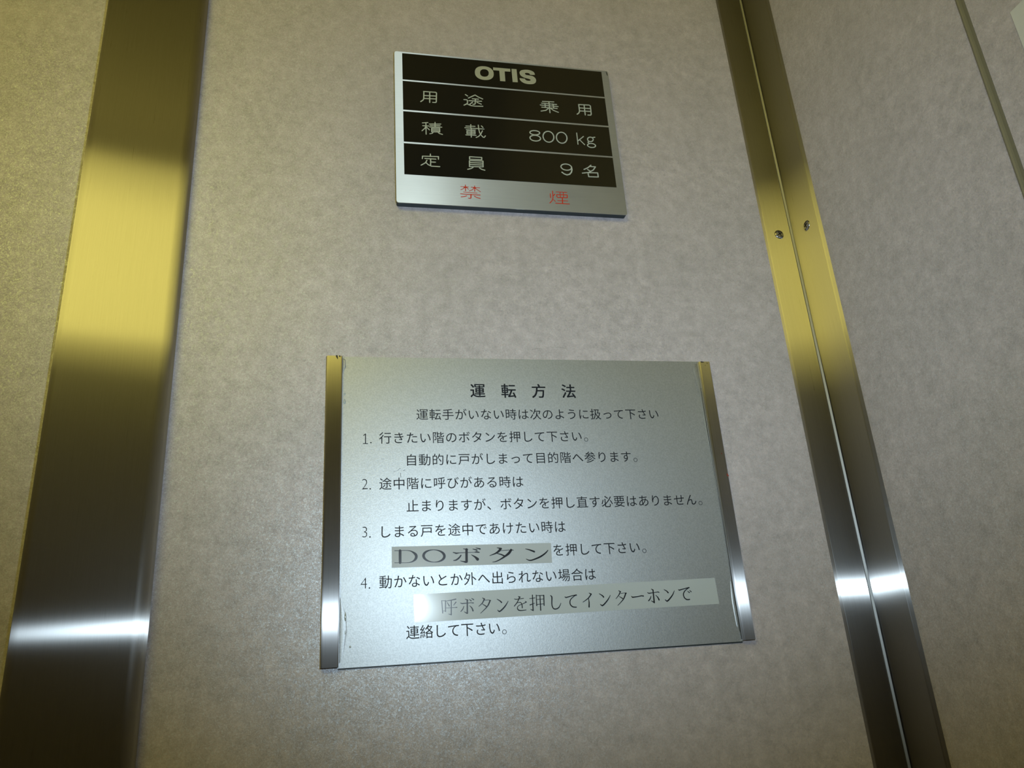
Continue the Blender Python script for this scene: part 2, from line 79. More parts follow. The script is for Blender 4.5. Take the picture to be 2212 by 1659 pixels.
POLYS = {
 'O': [[(111.77,462.52),(111.54,460.81),(111.05,459.44),(110.32,458.27),(109.36,457.28),(108.19,456.5),(106.83,455.94),(105.28,455.6),(103.38,455.47),(101.5,455.59),(99.99,455.97),(98.69,456.59),(97.62,457.43),(96.77,458.47),(96.17,459.68),(95.84,461.07),(95.79,462.78),(96.01,464.49),(96.48,465.86),(97.19,467.04),(98.15,468.04),(99.31,468.83),(100.67,469.4),(102.23,469.75),(104.14,469.89),(106.04,469.78),(107.57,469.4),(108.87,468.77),(109.96,467.93),(110.81,466.88),(111.41,465.65),(111.73,464.24)],[(107.54,462.93),(107.42,461.99),(107.2,461.23),(106.86,460.57),(106.41,460.0),(105.87,459.54),(105.24,459.2),(104.52,458.98),(103.64,458.87),(102.78,458.9),(102.08,459.07),(101.49,459.38),(100.99,459.81),(100.61,460.35),(100.34,461.0),(100.19,461.75),(100.18,462.68),(100.29,463.62),(100.51,464.38),(100.85,465.04),(101.29,465.61),(101.83,466.07),(102.46,466.42),(103.18,466.64),(104.06,466.75),(104.93,466.73),(105.63,466.55),(106.23,466.25),(106.73,465.81),(107.11,465.27),(107.38,464.62),(107.53,463.86)]],
 'T': [[(111.58,469.61),(126.27,469.74),(126.28,466.7),(121.33,466.45),(121.3,455.92),(116.83,455.8),(116.77,466.66),(111.55,466.62)]],
 'I': [[(127.37,469.86),(131.76,469.99),(131.98,456.16),(127.53,455.94)]],
 'S': [[(147.4,465.71),(143.45,465.4),(142.67,466.63),(140.96,467.08),(139.2,466.79),(138.72,466.02),(139.65,464.89),(141.95,464.6),(145.11,464.23),(147.31,462.52),(148.05,460.12),(147.37,457.58),(145.36,455.9),(141.84,455.25),(138.4,455.53),(135.62,456.89),(134.04,459.0),(133.73,460.73),(138.34,460.69),(138.83,459.51),(140.37,458.79),(142.4,458.9),(143.26,459.62),(142.8,460.45),(140.53,461.09),(137.69,461.78),(135.21,463.35),(134.21,465.72),(134.4,467.51),(135.9,469.27),(138.87,470.19),(142.37,470.4),(145.5,469.42),(147.12,467.82)]],
}
TEXT = [('運転方法', (85.04, 182.1), (22.258, -0.033), 1),
 ('運転手がいない時は次のように扱って下さい', (45.41, 164.38), (8.923, 0.008), 0),
 ('行きたい階のボタンを押して下さい。', (20.2, 147.71), (8.952, 0.021), 0),
 ('自動的に戸がしまって目的階へ参ります。', (37.4, 132.19), (8.957, 0.023), 0),
 ('途中階に呼びがある時は', (20.06, 116.2), (8.937, -0.031), 0),
 ('止まりますが、ボタンを押し直す必要はありません。', (37.61, 100.92), (8.949, -0.023), 0),
 ('しまる戸を途中であけたい時は', (19.6, 84.6), (8.989, -0.023), 0),
 ('を押して下さい。', (134.22, 68.72), (8.951, -0.028), 0),
 ('動かないとか外へ出られない場合は', (19.78, 52.95), (8.981, -0.062), 0),
 ('連絡して下さい。', (36.2, 21.72), (8.576, -0.065), 0)]
NUMS = [('1', (6.77, 147.27), (10.63, 144.48)), ('2', (6.72, 116.17), (10.14, 112.99)), ('3', (6.7, 84.8), (10.0, 81.56)), ('4', (6.18, 52.91), (9.66, 49.69))]
LAB1 = [(23.67, 61.52), (129.09, 60.46), (129.34, 73.6), (23.77, 74.83)]
LAB2 = [(37.35, 27.25), (243.86, 28.39), (243.47, 45.74), (37.02, 44.37)]

# ---------------------------------------------------------------- helpers
def tag(o, label=None, cat=None, group=None, kind=None):
    if label: o['label'] = label
    if cat: o['category'] = cat
    if group: o['group'] = group
    if kind: o['kind'] = kind
    return o

def empty(name, loc, label, cat, kind=None, group=None):
    o = bpy.data.objects.new(name, None)
    o.empty_display_size = 0.05
    o.location = loc
    COL.objects.link(o)
    return tag(o, label, cat, group, kind)

def world_loc(o):
    v = Vector(o.location)
    while o.parent:
        o = o.parent
        v += Vector(o.location)
    return v

def finish(name, bm, mat, parent=None, origin=None, smooth=False, sharp=40):
    """bmesh built in world coordinates -> one mesh object"""
    bmesh.ops.recalc_face_normals(bm, faces=bm.faces)
    return link_mesh(name, bm, mat, parent, origin, smooth, sharp)

def link_mesh(name, bm, mat, parent=None, origin=None, smooth=False, sharp=40):
    if origin is None:
        if parent is not None and parent.type == 'EMPTY':
            origin = world_loc(parent)
        else:
            cs = [v.co for v in bm.verts]
            origin = Vector(((min(c.x for c in cs)+max(c.x for c in cs))/2,
                             (min(c.y for c in cs)+max(c.y for c in cs))/2,
                             min(c.z for c in cs)))
    origin = Vector(origin)
    bmesh.ops.translate(bm, verts=bm.verts, vec=-origin)
    me = bpy.data.meshes.new(name)
    bm.to_mesh(me); bm.free()
    if smooth:
        for p in me.polygons: p.use_smooth = True
        try: me.set_sharp_from_angle(angle=math.radians(sharp))
        except Exception: pass
    me.materials.append(mat)
    o = bpy.data.objects.new(name, me)
    COL.objects.link(o)
    if smooth:
        wn = o.modifiers.new('weighted_normal', 'WEIGHTED_NORMAL')
        wn.mode = 'FACE_AREA'; wn.weight = 100; wn.keep_sharp = True
    if parent is not None:
        o.parent = parent
        o.location = origin - world_loc(parent)
    else:
        o.location = origin
    return o

def box_bm(x0, x1, y0, y1, z0, z1, bevel=0.0, seg=2, bm=None):
    own = bm is None
    if own: bm = bmesh.new()
    vs = [bm.verts.new((x, y, z)) for x in (x0, x1) for y in (y0, y1) for z in (z0, z1)]
    for f in ((0,1,3,2),(4,6,7,5),(0,4,5,1),(2,3,7,6),(0,2,6,4),(1,5,7,3)):
        bm.faces.new([vs[i] for i in f])
    bmesh.ops.recalc_face_normals(bm, faces=bm.faces)
    if bevel and own:
        bmesh.ops.bevel(bm, geom=list(bm.edges), offset=bevel, segments=seg, profile=0.5, affect='EDGES')
    return bm

def box(name, x0, x1, y0, y1, z0, z1, mat, parent=None, bevel=0.0, seg=2, **k):
    return finish(name, box_bm(x0, x1, y0, y1, z0, z1, bevel, seg), mat, parent, smooth=bevel > 0, **k)

def extrude_profile(pts, z0, z1):
    """closed xy outline extruded along z"""
    bm = bmesh.new()
    a = [bm.verts.new((x, y, z0)) for x, y in pts]
    b = [bm.verts.new((x, y, z1)) for x, y in pts]
    n = len(pts)
    for i in range(n):
        bm.faces.new((a[i], a[(i+1) % n], b[(i+1) % n], b[i]))
    bm.faces.new(a); bm.faces.new(b)
    return bm

def arc(cx, cy, r, a0, a1, n=8):
    return [(cx + r*math.cos(math.radians(a0+(a1-a0)*i/n)), cy + r*math.sin(math.radians(a0+(a1-a0)*i/n))) for i in range(n+1)]

# print on the back wall: x, z in mm measured on the wall from below the camera, y = depth (m) of the face
def wall_pt(x, z, y):
    return Vector((x/1000.0, y, z/1000.0 + EYE))

def strokes_bm(strokes, y, bm=None, caps=True):
    bm = bm or bmesh.new()
    # every dab of ink lies a hair above the one before, so no two faces are coplanar
    k = len(bm.faces) % 60
    for s in strokes:
        n = len(s)
        ring = []
        for i in range(n):
            p = Vector(s[i][:2])
            dirs = []
            if i > 0 and (Vector(s[i][:2])-Vector(s[i-1][:2])).length > 1e-6: dirs.append((p-Vector(s[i-1][:2])).normalized())
            if i < n-1 and (Vector(s[i+1][:2])-p).length > 1e-6: dirs.append((Vector(s[i+1][:2])-p).normalized())
            ring.append((p, dirs, s[i][2]/2))
        for i in range(n-1):
            p, q = ring[i][0], ring[i+1][0]
            if (q-p).length < 1e-6: continue
            d = (q-p).normalized(); nn = Vector((-d.y, d.x))
            w0, w1 = ring[i][2], ring[i+1][2]
            quad = [p+nn*w0, p-nn*w0, q-nn*w1, q+nn*w1]
            k += 1; yy = y - 0.0000015*k
            vs = [bm.verts.new(wall_pt(v.x, v.y, yy)) for v in quad]
            bm.faces.new(vs)
        for i in range(n):
            p, _, w = ring[i]
            if not caps and i in (0, n-1): continue
            k += 1; yy = y - 0.0000015*k
            vs = [bm.verts.new(wall_pt(p.x+w*math.cos(t*math.pi/6), p.y+w*math.sin(t*math.pi/6), yy)) for t in range(12)]
            bm.faces.new(vs)
    for f in bm.faces:
        if f.normal.y > 0 or f.calc_area() == 0: pass
    bm.normal_update()
    for f in list(bm.faces):
        if f.normal.y > 0: f.normal_flip()
    return bm

def print_strokes(name, keys, y, mat, parent):
    bm = bmesh.new()
    for kk in keys: strokes_bm(STROKES[kk], y, bm)
    return link_mesh(name, bm, mat, parent)

def polys_bm(loops, y, smooth_it=False):
    """filled outline with holes"""
    cu = bpy.data.curves.new('outline', 'CURVE')
    cu.dimensions = '2D'; cu.fill_mode = 'FRONT'
    for lp in loops:
        if smooth_it:
            dense = []
            n = len(lp)
            for i in range(n):
                p0, p1, p2, p3 = (Vector(lp[(i+j) % n]) for j in (-1, 0, 1, 2))
                sharp = (p1-p0).normalized().dot((p2-p1).normalized()) < 0.45
                sharp2 = (p2-p1).normalized().dot((p3-p2).normalized()) < 0.45
                if sharp: p0 = p1
                if sharp2: p3 = p2
                for t in (0, .25, .5, .75):
                    dense.append(.5*((2*p1)+(-p0+p2)*t+(2*p0-5*p1+4*p2-p3)*t*t+(-p0+3*p1-3*p2+p3)*t**3))
            lp = dense
        sp = cu.splines.new('POLY'); sp.points.add(len(lp)-1); sp.use_cyclic_u = True
        for q, c in zip(sp.points, lp): q.co = (c[0], c[1], 0, 1)
    o = bpy.data.objects.new('outline', cu); COL.objects.link(o)
    dg = bpy.context.evaluated_depsgraph_get()
    me = bpy.data.meshes.new_from_object(o.evaluated_get(dg))
    bm = bmesh.new(); bm.from_mesh(me)
    bpy.data.objects.remove(o, do_unlink=True); bpy.data.curves.remove(cu); bpy.data.meshes.remove(me)
    for v in bm.verts: v.co = wall_pt(v.co.x, v.co.y, y)
    bm.normal_update()
    for f in list(bm.faces):
        if f.normal.y > 0: f.normal_flip()
    return bm

_glyphs = {}
def glyph(ch, off):
    key = (ch, off)
    if key not in _glyphs:
        c = bpy.data.curves.new('glyph', 'FONT'); c.body = ch; c.size = 1; c.offset = off
        c.resolution_u = 4
        o = bpy.data.objects.new('glyph', c); COL.objects.link(o)
        dg = bpy.context.evaluated_depsgraph_get()
        me = bpy.data.meshes.new_from_object(o.evaluated_get(dg))
        _glyphs[key] = ([(v.co.x, v.co.y) for v in me.vertices], [tuple(p.vertices) for p in me.polygons])
        bpy.data.objects.remove(o, do_unlink=True); bpy.data.curves.remove(c); bpy.data.meshes.remove(me)
    return _glyphs[key]

def glyph_into(bm, ch, cx, cz, em, y, off=0.0, centre=(0.5, 0.38), sx=1.0):
    vs, fs = glyph(ch, off)
    if centre is None:
        xs = [v[0] for v in vs]; ys = [v[1] for v in vs]
        centre = ((min(xs)+max(xs))/2, (min(ys)+max(ys))/2)
    bv = [bm.verts.new(wall_pt(cx+(x-centre[0])*em*sx, cz+(z-centre[1])*em, y)) for x, z in vs]
    for f in fs:
        try: bm.faces.new([bv[i] for i in f])
        except ValueError: pass

def flip_out(bm):
    bm.normal_update()
    for f in list(bm.faces):
        if f.normal.y > 0: f.normal_flip()
    return bm

# ---------------------------------------------------------------- materials
def new_mat(name):
    m = bpy.data.materials.new(name); m.use_nodes = True
    nt = m.node_tree; nt.nodes.clear()
    out = nt.nodes.new('ShaderNodeOutputMaterial')
    return m, nt, out

def N(nt, t, **kw):
    n = nt.nodes.new(t)
    for k, v in kw.items(): setattr(n, k, v)
    return n

def principled(name, col, rough=0.5, metal=0.0, coat=0.0, coat_rough=0.1, spec=0.5):
    m, nt, out = new_mat(name)
    b = N(nt, 'ShaderNodeBsdfPrincipled')
    b.inputs['Base Color'].default_value = (*col, 1)
    b.inputs['Roughness'].default_value = rough
    b.inputs['Metallic'].default_value = metal
    b.inputs['Coat Weight'].default_value = coat
    b.inputs['Coat Roughness'].default_value = coat_rough
    b.inputs['Specular IOR Level'].default_value = spec
    nt.links.new(b.outputs[0], out.inputs[0])
    return m, nt, b

def laminate(name, tint=(1, 1, 1)):
    """pale mottled melamine laminate with a faint sparkle in the gloss"""
    m, nt, b = principled(name, (0.4, 0.4, 0.4), 0.34, spec=0.4)
    L = nt.links
    tc = N(nt, 'ShaderNodeTexCoord')
    geo = N(nt, 'ShaderNodeNewGeometry')
    n1 = N(nt, 'ShaderNodeTexNoise'); n1.inputs['Scale'].default_value = 115; n1.inputs['Detail'].default_value = 6; n1.inputs['Roughness'].default_value = 0.65
    n2 = N(nt, 'ShaderNodeTexNoise'); n2.inputs['Scale'].default_value = 520; n2.inputs['Detail'].default_value = 3; n2.inputs['Distortion'].default_value = 1.6
    n3 = N(nt, 'ShaderNodeTexNoise'); n3.inputs['Scale'].default_value = 22; n3.inputs['Detail'].default_value = 3
    for n in (n1, n2, n3): L.new(geo.outputs['Position'], n.inputs['Vector'])
    r1 = N(nt, 'ShaderNodeMapRange'); r1.inputs[1].default_value = 0.3; r1.inputs[2].default_value = 0.7; r1.inputs[3].default_value = 0.82; r1.inputs[4].default_value = 1.15
    r2 = N(nt, 'ShaderNodeMapRange'); r2.inputs[1].default_value = 0.28; r2.inputs[2].default_value = 0.72; r2.inputs[3].default_value = 0.83; r2.inputs[4].default_value = 1.16
    r3 = N(nt, 'ShaderNodeMapRange'); r3.inputs[1].default_value = 0.3; r3.inputs[2].default_value = 0.7; r3.inputs[3].default_value = 0.95; r3.inputs[4].default_value = 1.05
    L.new(n1.outputs[0], r1.inputs[0]); L.new(n2.outputs[0], r2.inputs[0]); L.new(n3.outputs[0], r3.inputs[0])
    mu = N(nt, 'ShaderNodeMath', operation='MULTIPLY'); L.new(r1.outputs[0], mu.inputs[0]); L.new(r2.outputs[0], mu.inputs[1])
    mu2 = N(nt, 'ShaderNodeMath', operation='MULTIPLY'); L.new(mu.outputs[0], mu2.inputs[0]); L.new(r3.outputs[0], mu2.inputs[1])
    base = N(nt, 'ShaderNodeMix', data_type='RGBA')
    base.inputs[6].default_value = (0.470*tint[0], 0.426*tint[1], 0.432*tint[2], 1)
    base.inputs[7].default_value = (0.484*tint[0], 0.430*tint[1], 0.442*tint[2], 1)
    L.new(n3.outputs[0], base.inputs[0])
    vm = N(nt, 'ShaderNodeVectorMath', operation='SCALE'); L.new(base.outputs[2], vm.inputs[0]); L.new(mu2.outputs[0], vm.inputs['Scale'])
    L.new(vm.outputs[0], b.inputs['Base Color'])
    nb = N(nt, 'ShaderNodeTexNoise'); nb.inputs['Scale'].default_value = 750; nb.inputs['Detail'].default_value = 5; nb.inputs['Roughness'].default_value = 0.7; nb.inputs['Distortion'].default_value = 1.0; L.new(geo.outputs['Position'], nb.inputs['Vector'])
    bp = N(nt, 'ShaderNodeBump'); bp.inputs['Strength'].default_value = 1.0; bp.inputs['Distance'].default_value = 0.00008
    L.new(nb.outputs[0], bp.inputs['Height']); L.new(bp.outputs[0], b.inputs['Normal'])
    # pearl flakes in the print layer
    fl = N(nt, 'ShaderNodeBsdfAnisotropic'); fl.inputs['Roughness'].default_value = 0.42; fl.inputs['Color'].default_value = (0.78, 0.92, 1.0, 1)
    L.new(bp.outputs[0], fl.inputs['Normal'])
    nf = N(nt, 'ShaderNodeTexNoise'); nf.inputs['Scale'].default_value = 800; nf.inputs['Detail'].default_value = 4; nf.inputs['Roughness'].default_value = 0.7; nf.inputs['Distortion'].default_value = 1.5; L.new(geo.outputs['Position'], nf.inputs['Vector'])
    rf = N(nt, 'ShaderNodeMapRange'); rf.inputs[1].default_value = 0.48; rf.inputs[2].default_value = 0.74; rf.inputs[3].default_value = 0.012; rf.inputs[4].default_value = 0.45
    L.new(nf.outputs[0], rf.inputs[0])
    ms = N(nt, 'ShaderNodeMixShader'); L.new(rf.outputs[0], ms.inputs[0]); L.new(b.outputs[0], ms.inputs[1]); L.new(fl.outputs[0], ms.inputs[2])
    L.new(ms.outputs[0], [n for n in nt.nodes if n.type == 'OUTPUT_MATERIAL'][0].inputs[0])
    return m

def brushed(name, spread_vertical=False, col=(0.55, 0.54, 0.53), rough=0.28, aniso=0.90, wide=0.08, streak=2600.0, dirt=0.0):
    """brushed stainless steel / aluminium; the highlight fans out across the grain"""
    m, nt, out = new_mat(name); L = nt.links
    geo = N(nt, 'ShaderNodeNewGeometry')
    if spread_vertical:
        tan = N(nt, 'ShaderNodeCombineXYZ'); tan.inputs[2].default_value = 1.0
        t_out = tan.outputs[0]
    else:
        cr = N(nt, 'ShaderNodeVectorMath', operation='CROSS_PRODUCT')
        L.new(geo.outputs['Normal'], cr.inputs[0]); cr.inputs[1].default_value = (0, 0, 1)
        t_out = cr.outputs[0]
    mp = N(nt, 'ShaderNodeMapping')
    mp.inputs['Scale'].default_value = (streak*0.012, 1*streak*0.012, streak) if spread_vertical else (streak, streak, streak*0.012)
    L.new(geo.outputs['Position'], mp.inputs[0])
    ns = N(nt, 'ShaderNodeTexNoise'); ns.inputs['Scale'].default_value = 1.0; ns.inputs['Detail'].default_value = 3
    L.new(mp.outputs[0], ns.inputs['Vector'])
    nl = N(nt, 'ShaderNodeTexNoise'); nl.inputs['Scale'].default_value = 14; nl.inputs['Detail'].default_value = 4
    L.new(geo.outputs['Position'], nl.inputs['Vector'])
    cr1 = N(nt, 'ShaderNodeMapRange'); cr1.inputs[1].default_value = 0.3; cr1.inputs[2].default_value = 0.7; cr1.inputs[3].default_value = 0.96; cr1.inputs[4].default_value = 1.03
    L.new(ns.outputs[0], cr1.inputs[0])
    cr2 = N(nt, 'ShaderNodeMapRange'); cr2.inputs[1].default_value = 0.35; cr2.inputs[2].default_value = 0.7; cr2.inputs[3].default_value = 1.0; cr2.inputs[4].default_value = 1.0-dirt
    L.new(nl.outputs[0], cr2.inputs[0])
    mm = N(nt, 'ShaderNodeMath', operation='MULTIPLY'); L.new(cr1.outputs[0], mm.inputs[0]); L.new(cr2.outputs[0], mm.inputs[1])
    cv = N(nt, 'ShaderNodeVectorMath', operation='SCALE'); cv.inputs[0].default_value = col; L.new(mm.outputs[0], cv.inputs['Scale'])
    rr = N(nt, 'ShaderNodeMapRange'); rr.inputs[3].default_value = rough*0.95; rr.inputs[4].default_value = rough*1.06
    L.new(ns.outputs[0], rr.inputs[0])
    bp = N(nt, 'ShaderNodeBump'); bp.inputs['Strength'].default_value = 0.25; bp.inputs['Distance'].default_value = 0.000006
    L.new(ns.outputs[0], bp.inputs['Height'])
    g1 = N(nt, 'ShaderNodeBsdfAnisotropic'); g2 = N(nt, 'ShaderNodeBsdfAnisotropic')
    for g, a, k in ((g1, aniso, 1.0), (g2, aniso*0.55, 1.35)):
        L.new(cv.outputs[0], g.inputs['Color'])
        mk = N(nt, 'ShaderNodeMath', operation='MULTIPLY'); L.new(rr.outputs[0], mk.inputs[0]); mk.inputs[1].default_value = k
        L.new(mk.outputs[0], g.inputs['Roughness'])
        g.inputs['Anisotropy'].default_value = -a
        L.new(t_out, g.inputs['Tangent']); L.new(bp.outputs[0], g.inputs['Normal'])
    mx = N(nt, 'ShaderNodeMixShader'); mx.inputs[0].default_value = wide
    L.new(g1.outputs[0], mx.inputs[1]); L.new(g2.outputs[0], mx.inputs[2])
    L.new(mx.outputs[0], out.inputs[0])
    return m

LAMINATE = laminate('mottled_laminate')
STEEL = brushed('brushed_steel_vertical')
STEEL_RAIL = brushed('brushed_steel_rail', rough=0.30, aniso=0.82, col=(0.50, 0.49, 0.49), dirt=0.25)
PLATE_BRUSHED = brushed('brushed_plate_horizontal', spread_vertical=True, rough=0.52, aniso=0.72, wide=0.62, streak=2200.0, col=(0.70, 0.69, 0.62), dirt=0.12)

def satin():
    m, nt, b = principled('satin_aluminium', (0.475, 0.498, 0.515), 0.5, 1.0)
    L = nt.links; geo = N(nt, 'ShaderNodeNewGeometry')
    n = N(nt, 'ShaderNodeTexNoise'); n.inputs['Scale'].default_value = 1300; n.inputs['Detail'].default_value = 2
    L.new(geo.outputs['Position'], n.inputs['Vector'])
    r = N(nt, 'ShaderNodeMapRange'); r.inputs[1].default_value = .3; r.inputs[2].default_value = .7; r.inputs[3].default_value = 0.9; r.inputs[4].default_value = 1.1
    L.new(n.outputs[0], r.inputs[0])
    v = N(nt, 'ShaderNodeVectorMath', operation='SCALE'); v.inputs[0].default_value = (0.475, 0.498, 0.515); L.new(r.outputs[0], v.inputs['Scale'])
    L.new(v.outputs[0], b.inputs['Base Color'])
    bp = N(nt, 'ShaderNodeBump'); bp.inputs['Strength'].default_value = 0.5; bp.inputs['Distance'].default_value = 0.00008
    L.new(n.outputs[0], bp.inputs['Height']); L.new(bp.outputs[0], b.inputs['Normal'])
    return m
SATIN = satin()
BLACK_BAND = principled('glossy_black_enamel', (0.012, 0.011, 0.008), 0.12)[0]
EDGE_BLACK = principled('black_backing_and_shade', (0.02, 0.03, 0.035), 0.5)[0]  # capacity plate's backing, and shade put in under the instruction sheet
WHITE_INK = principled('silver_lettering', (0.52, 0.58, 0.57), 0.45, 0.35)[0]
LOGO_INK = principled('bare_metal_lettering', (0.56, 0.59, 0.52), 0.4, 0.5)[0]
RED_INK = principled('red_enamel_lettering', (0.52, 0.035, 0.012), 0.5, spec=0.15)[0]
INK = principled('black_print', (0.005, 0.007, 0.012), 0.6, spec=0.25)[0]
TAPE = principled('grey_label_film', (0.41, 0.44, 0.45), 0.5, 0.0, 0.7, 0.14)[0]
TAPE_PALE = principled('pale_label_film', (0.44, 0.48, 0.49), 0.5, 0.0, 0.7, 0.13)[0]
TAPE_INK = principled('black_label_print', (0.004, 0.005, 0.008), 0.6, 0.0, 0.35, 0.22, spec=0.2)[0]
LIP = principled('dull_joint_strip', (0.27, 0.26, 0.20), 0.5, 0.55)[0]
BEAD = principled('light_stripe_metal', (0.33, 0.34, 0.35), 0.46, 1.0)[0]
PAPER = principled('white_paper', (0.62, 0.62, 0.58), 0.7)[0]
SCREW = principled('zinc_screw', (0.42, 0.41, 0.38), 0.28, 1.0)[0]
RECESS = principled('screw_recess_dark', (0.01, 0.01, 0.01), 0.6)[0]
GLUE = principled('clear_glue', (0.40, 0.45, 0.45), 0.15, 0.0, 1.0, 0.05)[0]
GRIME = principled('dark_grime', (0.02, 0.018, 0.012), 0.8)[0]
RUST = principled('rust', (0.28, 0.04, 0.02), 0.8)[0]
FLOOR_M = principled('dark_vinyl_floor', (0.06, 0.055, 0.05), 0.5)[0]
CEIL_M = principled('cream_ceiling_paint', (0.22, 0.21, 0.18), 0.6)[0]
DOOR_M = principled('dark_door_enamel', (0.022, 0.017, 0.010), 0.5)[0]
SEAL = principled('dark_joint_seal', (0.015, 0.014, 0.012), 0.6)[0]

def emitter():
    m, nt, out = new_mat('warm_lamp_diffuser')
    e = N(nt, 'ShaderNodeEmission'); e.inputs[0].default_value = (*LAMP_COLOR, 1); e.inputs[1].default_value = LAMP_STRENGTH
    nt.links.new(e.outputs[0], out.inputs[0]); return m
LAMP_M = emitter()

# ---------------------------------------------------------------- the lift car
XL, XR, YF, ZC = -1.05, 0.3651, -1.40, 2.84
PW = 0.016     # panel thickness

# back wall: a backing board with two laminate panels, their joint under the steel pilaster
wb = box('wall_back', XL-0.05, XR+0.05, PW, PW+0.03, 0, ZC, SEAL)
tag(wb, 'pale mottled laminate wall that carries the two signs', 'wall', kind='structure')
box('panel', -0.1535, XR, 0.0, PW, 0.0, ZC, LAMINATE, wb)
box('panel', XL, -0.1545, 0.0, PW, 0.0, ZC, LAMINATE, wb)

wr = box('wall_right', XR+PW, XR+PW+0.03, YF, 0.0, 0, ZC, SEAL)
tag(wr, 'pale mottled laminate wall to the right of the corner trim', 'wall', kind='structure')
box('panel', XR, XR+PW, -0.2038, 0.0, 0.0, ZC, LAMINATE, wr)
box('panel', XR, XR+PW, -0.78, -0.2085, 0.0, ZC, LAMINATE, wr)
box('panel', XR, XR+PW, YF, -0.784, 0.0, ZC, LAMINATE, wr)

wl = box('wall_left', XL-0.05, XL, YF, 0.0, 0, ZC, LAMINATE)
tag(wl, 'laminate wall opposite the right wall, outside the view', 'wall', kind='structure')
wf = box('wall_front', XL-0.05, XR+0.05, YF-0.05, YF, 0, ZC, DOOR_M)
tag(wf, 'dark steel front wall of the lift car behind the camera', 'wall', kind='structure')
fl = box('floor', XL-0.05, XR+0.05, YF-0.05, 0.05, -0.05, 0.0, FLOOR_M)
tag(fl, 'dark vinyl lift floor below the view', 'floor', kind='structure')
ce = box('ceiling', XL-0.05, XR+0.05, YF-0.05, 0.05, ZC, ZC+0.05, CEIL_M)
tag(ce, 'cream painted lift ceiling above the view', 'ceiling', kind='structure')

# sliding doors behind the camera
dr = empty('door_1', (-0.30, YF+0.02, 0), 'pair of dark steel sliding lift doors behind the camera', 'door', kind='structure')
box('door_leaf', -0.70, -0.302, YF+0.004, YF+0.024, 0.004, 2.08, DOOR_M, dr, bevel=0.003)
box('door_leaf', -0.298, 0.10, YF+0.004, YF+0.024, 0.004, 2.08, DOOR_M, dr, bevel=0.003)
box('jamb', -0.76, -0.70, YF+0.002, YF+0.05, 0.004, 2.14, STEEL, dr, bevel=0.004)
box('jamb', 0.10, 0.16, YF+0.002, YF+0.05, 0.004, 2.14, STEEL, dr, bevel=0.004)

# warm cove lamp along the top of the front wall: a luminous upright face under the ceiling
cl = empty('cove_light', (-0.45, -1.30, EYE+0.72), 'long warm yellow luminous cove box high on the front wall, above the view', 'lamp')
LX0, LX1, LZ0, LZ1, LY = -1.0, -0.15, EYE+0.74, EYE+1.21, -1.25
box('housing', LX0-0.02, LX1+0.02, YF+0.001, LY-0.012, LZ0-0.02, LZ1+0.02, DOOR_M, cl)
box('diffuser', LX0, LX1, LY-0.010, LY, LZ0, LZ1, LAMP_M, cl)

# ---------------------------------------------------------------- steel pilaster between the panels
D_P, R_P = 0.0130, 0.0062
pts = [(-0.1883, 0.0)] + arc(-0.1883+R_P, -D_P+R_P, R_P, 180, 270, 10) + arc(-0.1179-R_P, -D_P+R_P, R_P, 270, 360, 10) + [(-0.1179, 0.0)]
pil = finish('trim_2', extrude_profile(pts, 0.0, ZC), STEEL, smooth=True, sharp=50, origin=(-0.153, 0, 0))
tag(pil, 'wide brushed steel cover strip with rounded edges left of the signs', 'trim', kind='structure')

# ---------------------------------------------------------------- corner trim with its screws
T, RB = 0.0036, 0.0008
X0, Y1 = 0.3357, -0.0362
ct = empty('trim_1', (XR, 0, 0), 'brushed steel angle trim down the corner right of the signs, with two screws', 'trim', kind='structure')
# leg on the back wall, its inner end rounded over where it meets the other leg
xi = XR - T - 0.0010
leg = [(X0, 0.0)] + arc(X0+RB, -T+RB, RB, 180, 270, 4) + [(xi-0.0024, -T), (xi-0.0024, 0.0)]
finish('leg', extrude_profile(leg, 0.0, ZC), STEEL, ct, smooth=True, sharp=50)
bead = [(xi-0.0024, 0.0), (xi-0.0024, -T+0.0002), (xi-0.0021, -T-0.0004), (xi-0.0007, -T-0.0011), (xi-0.0002, -T-0.0008), (xi, -T), (xi, 0.0)]  # bead added, turned toward the flash to give the corner's light stripe
finish('light_stripe_bead', extrude_profile(bead, 0.0, ZC), BEAD, ct, smooth=True, sharp=35)['label'] = 'added bead that makes the light stripe along the inner corner'
box('joint', xi, XR-T, -0.0022, 0.0, 0.0, ZC, SEAL, ct)
leg2 = [(XR, Y1)] + arc(XR-T+RB, Y1+RB, RB, 270, 180, 4) + [(XR-T, -0.0005), (XR, -0.0005)]
finish('leg', extrude_profile(leg2, 0.0, ZC), STEEL, ct, smooth=True, sharp=50)

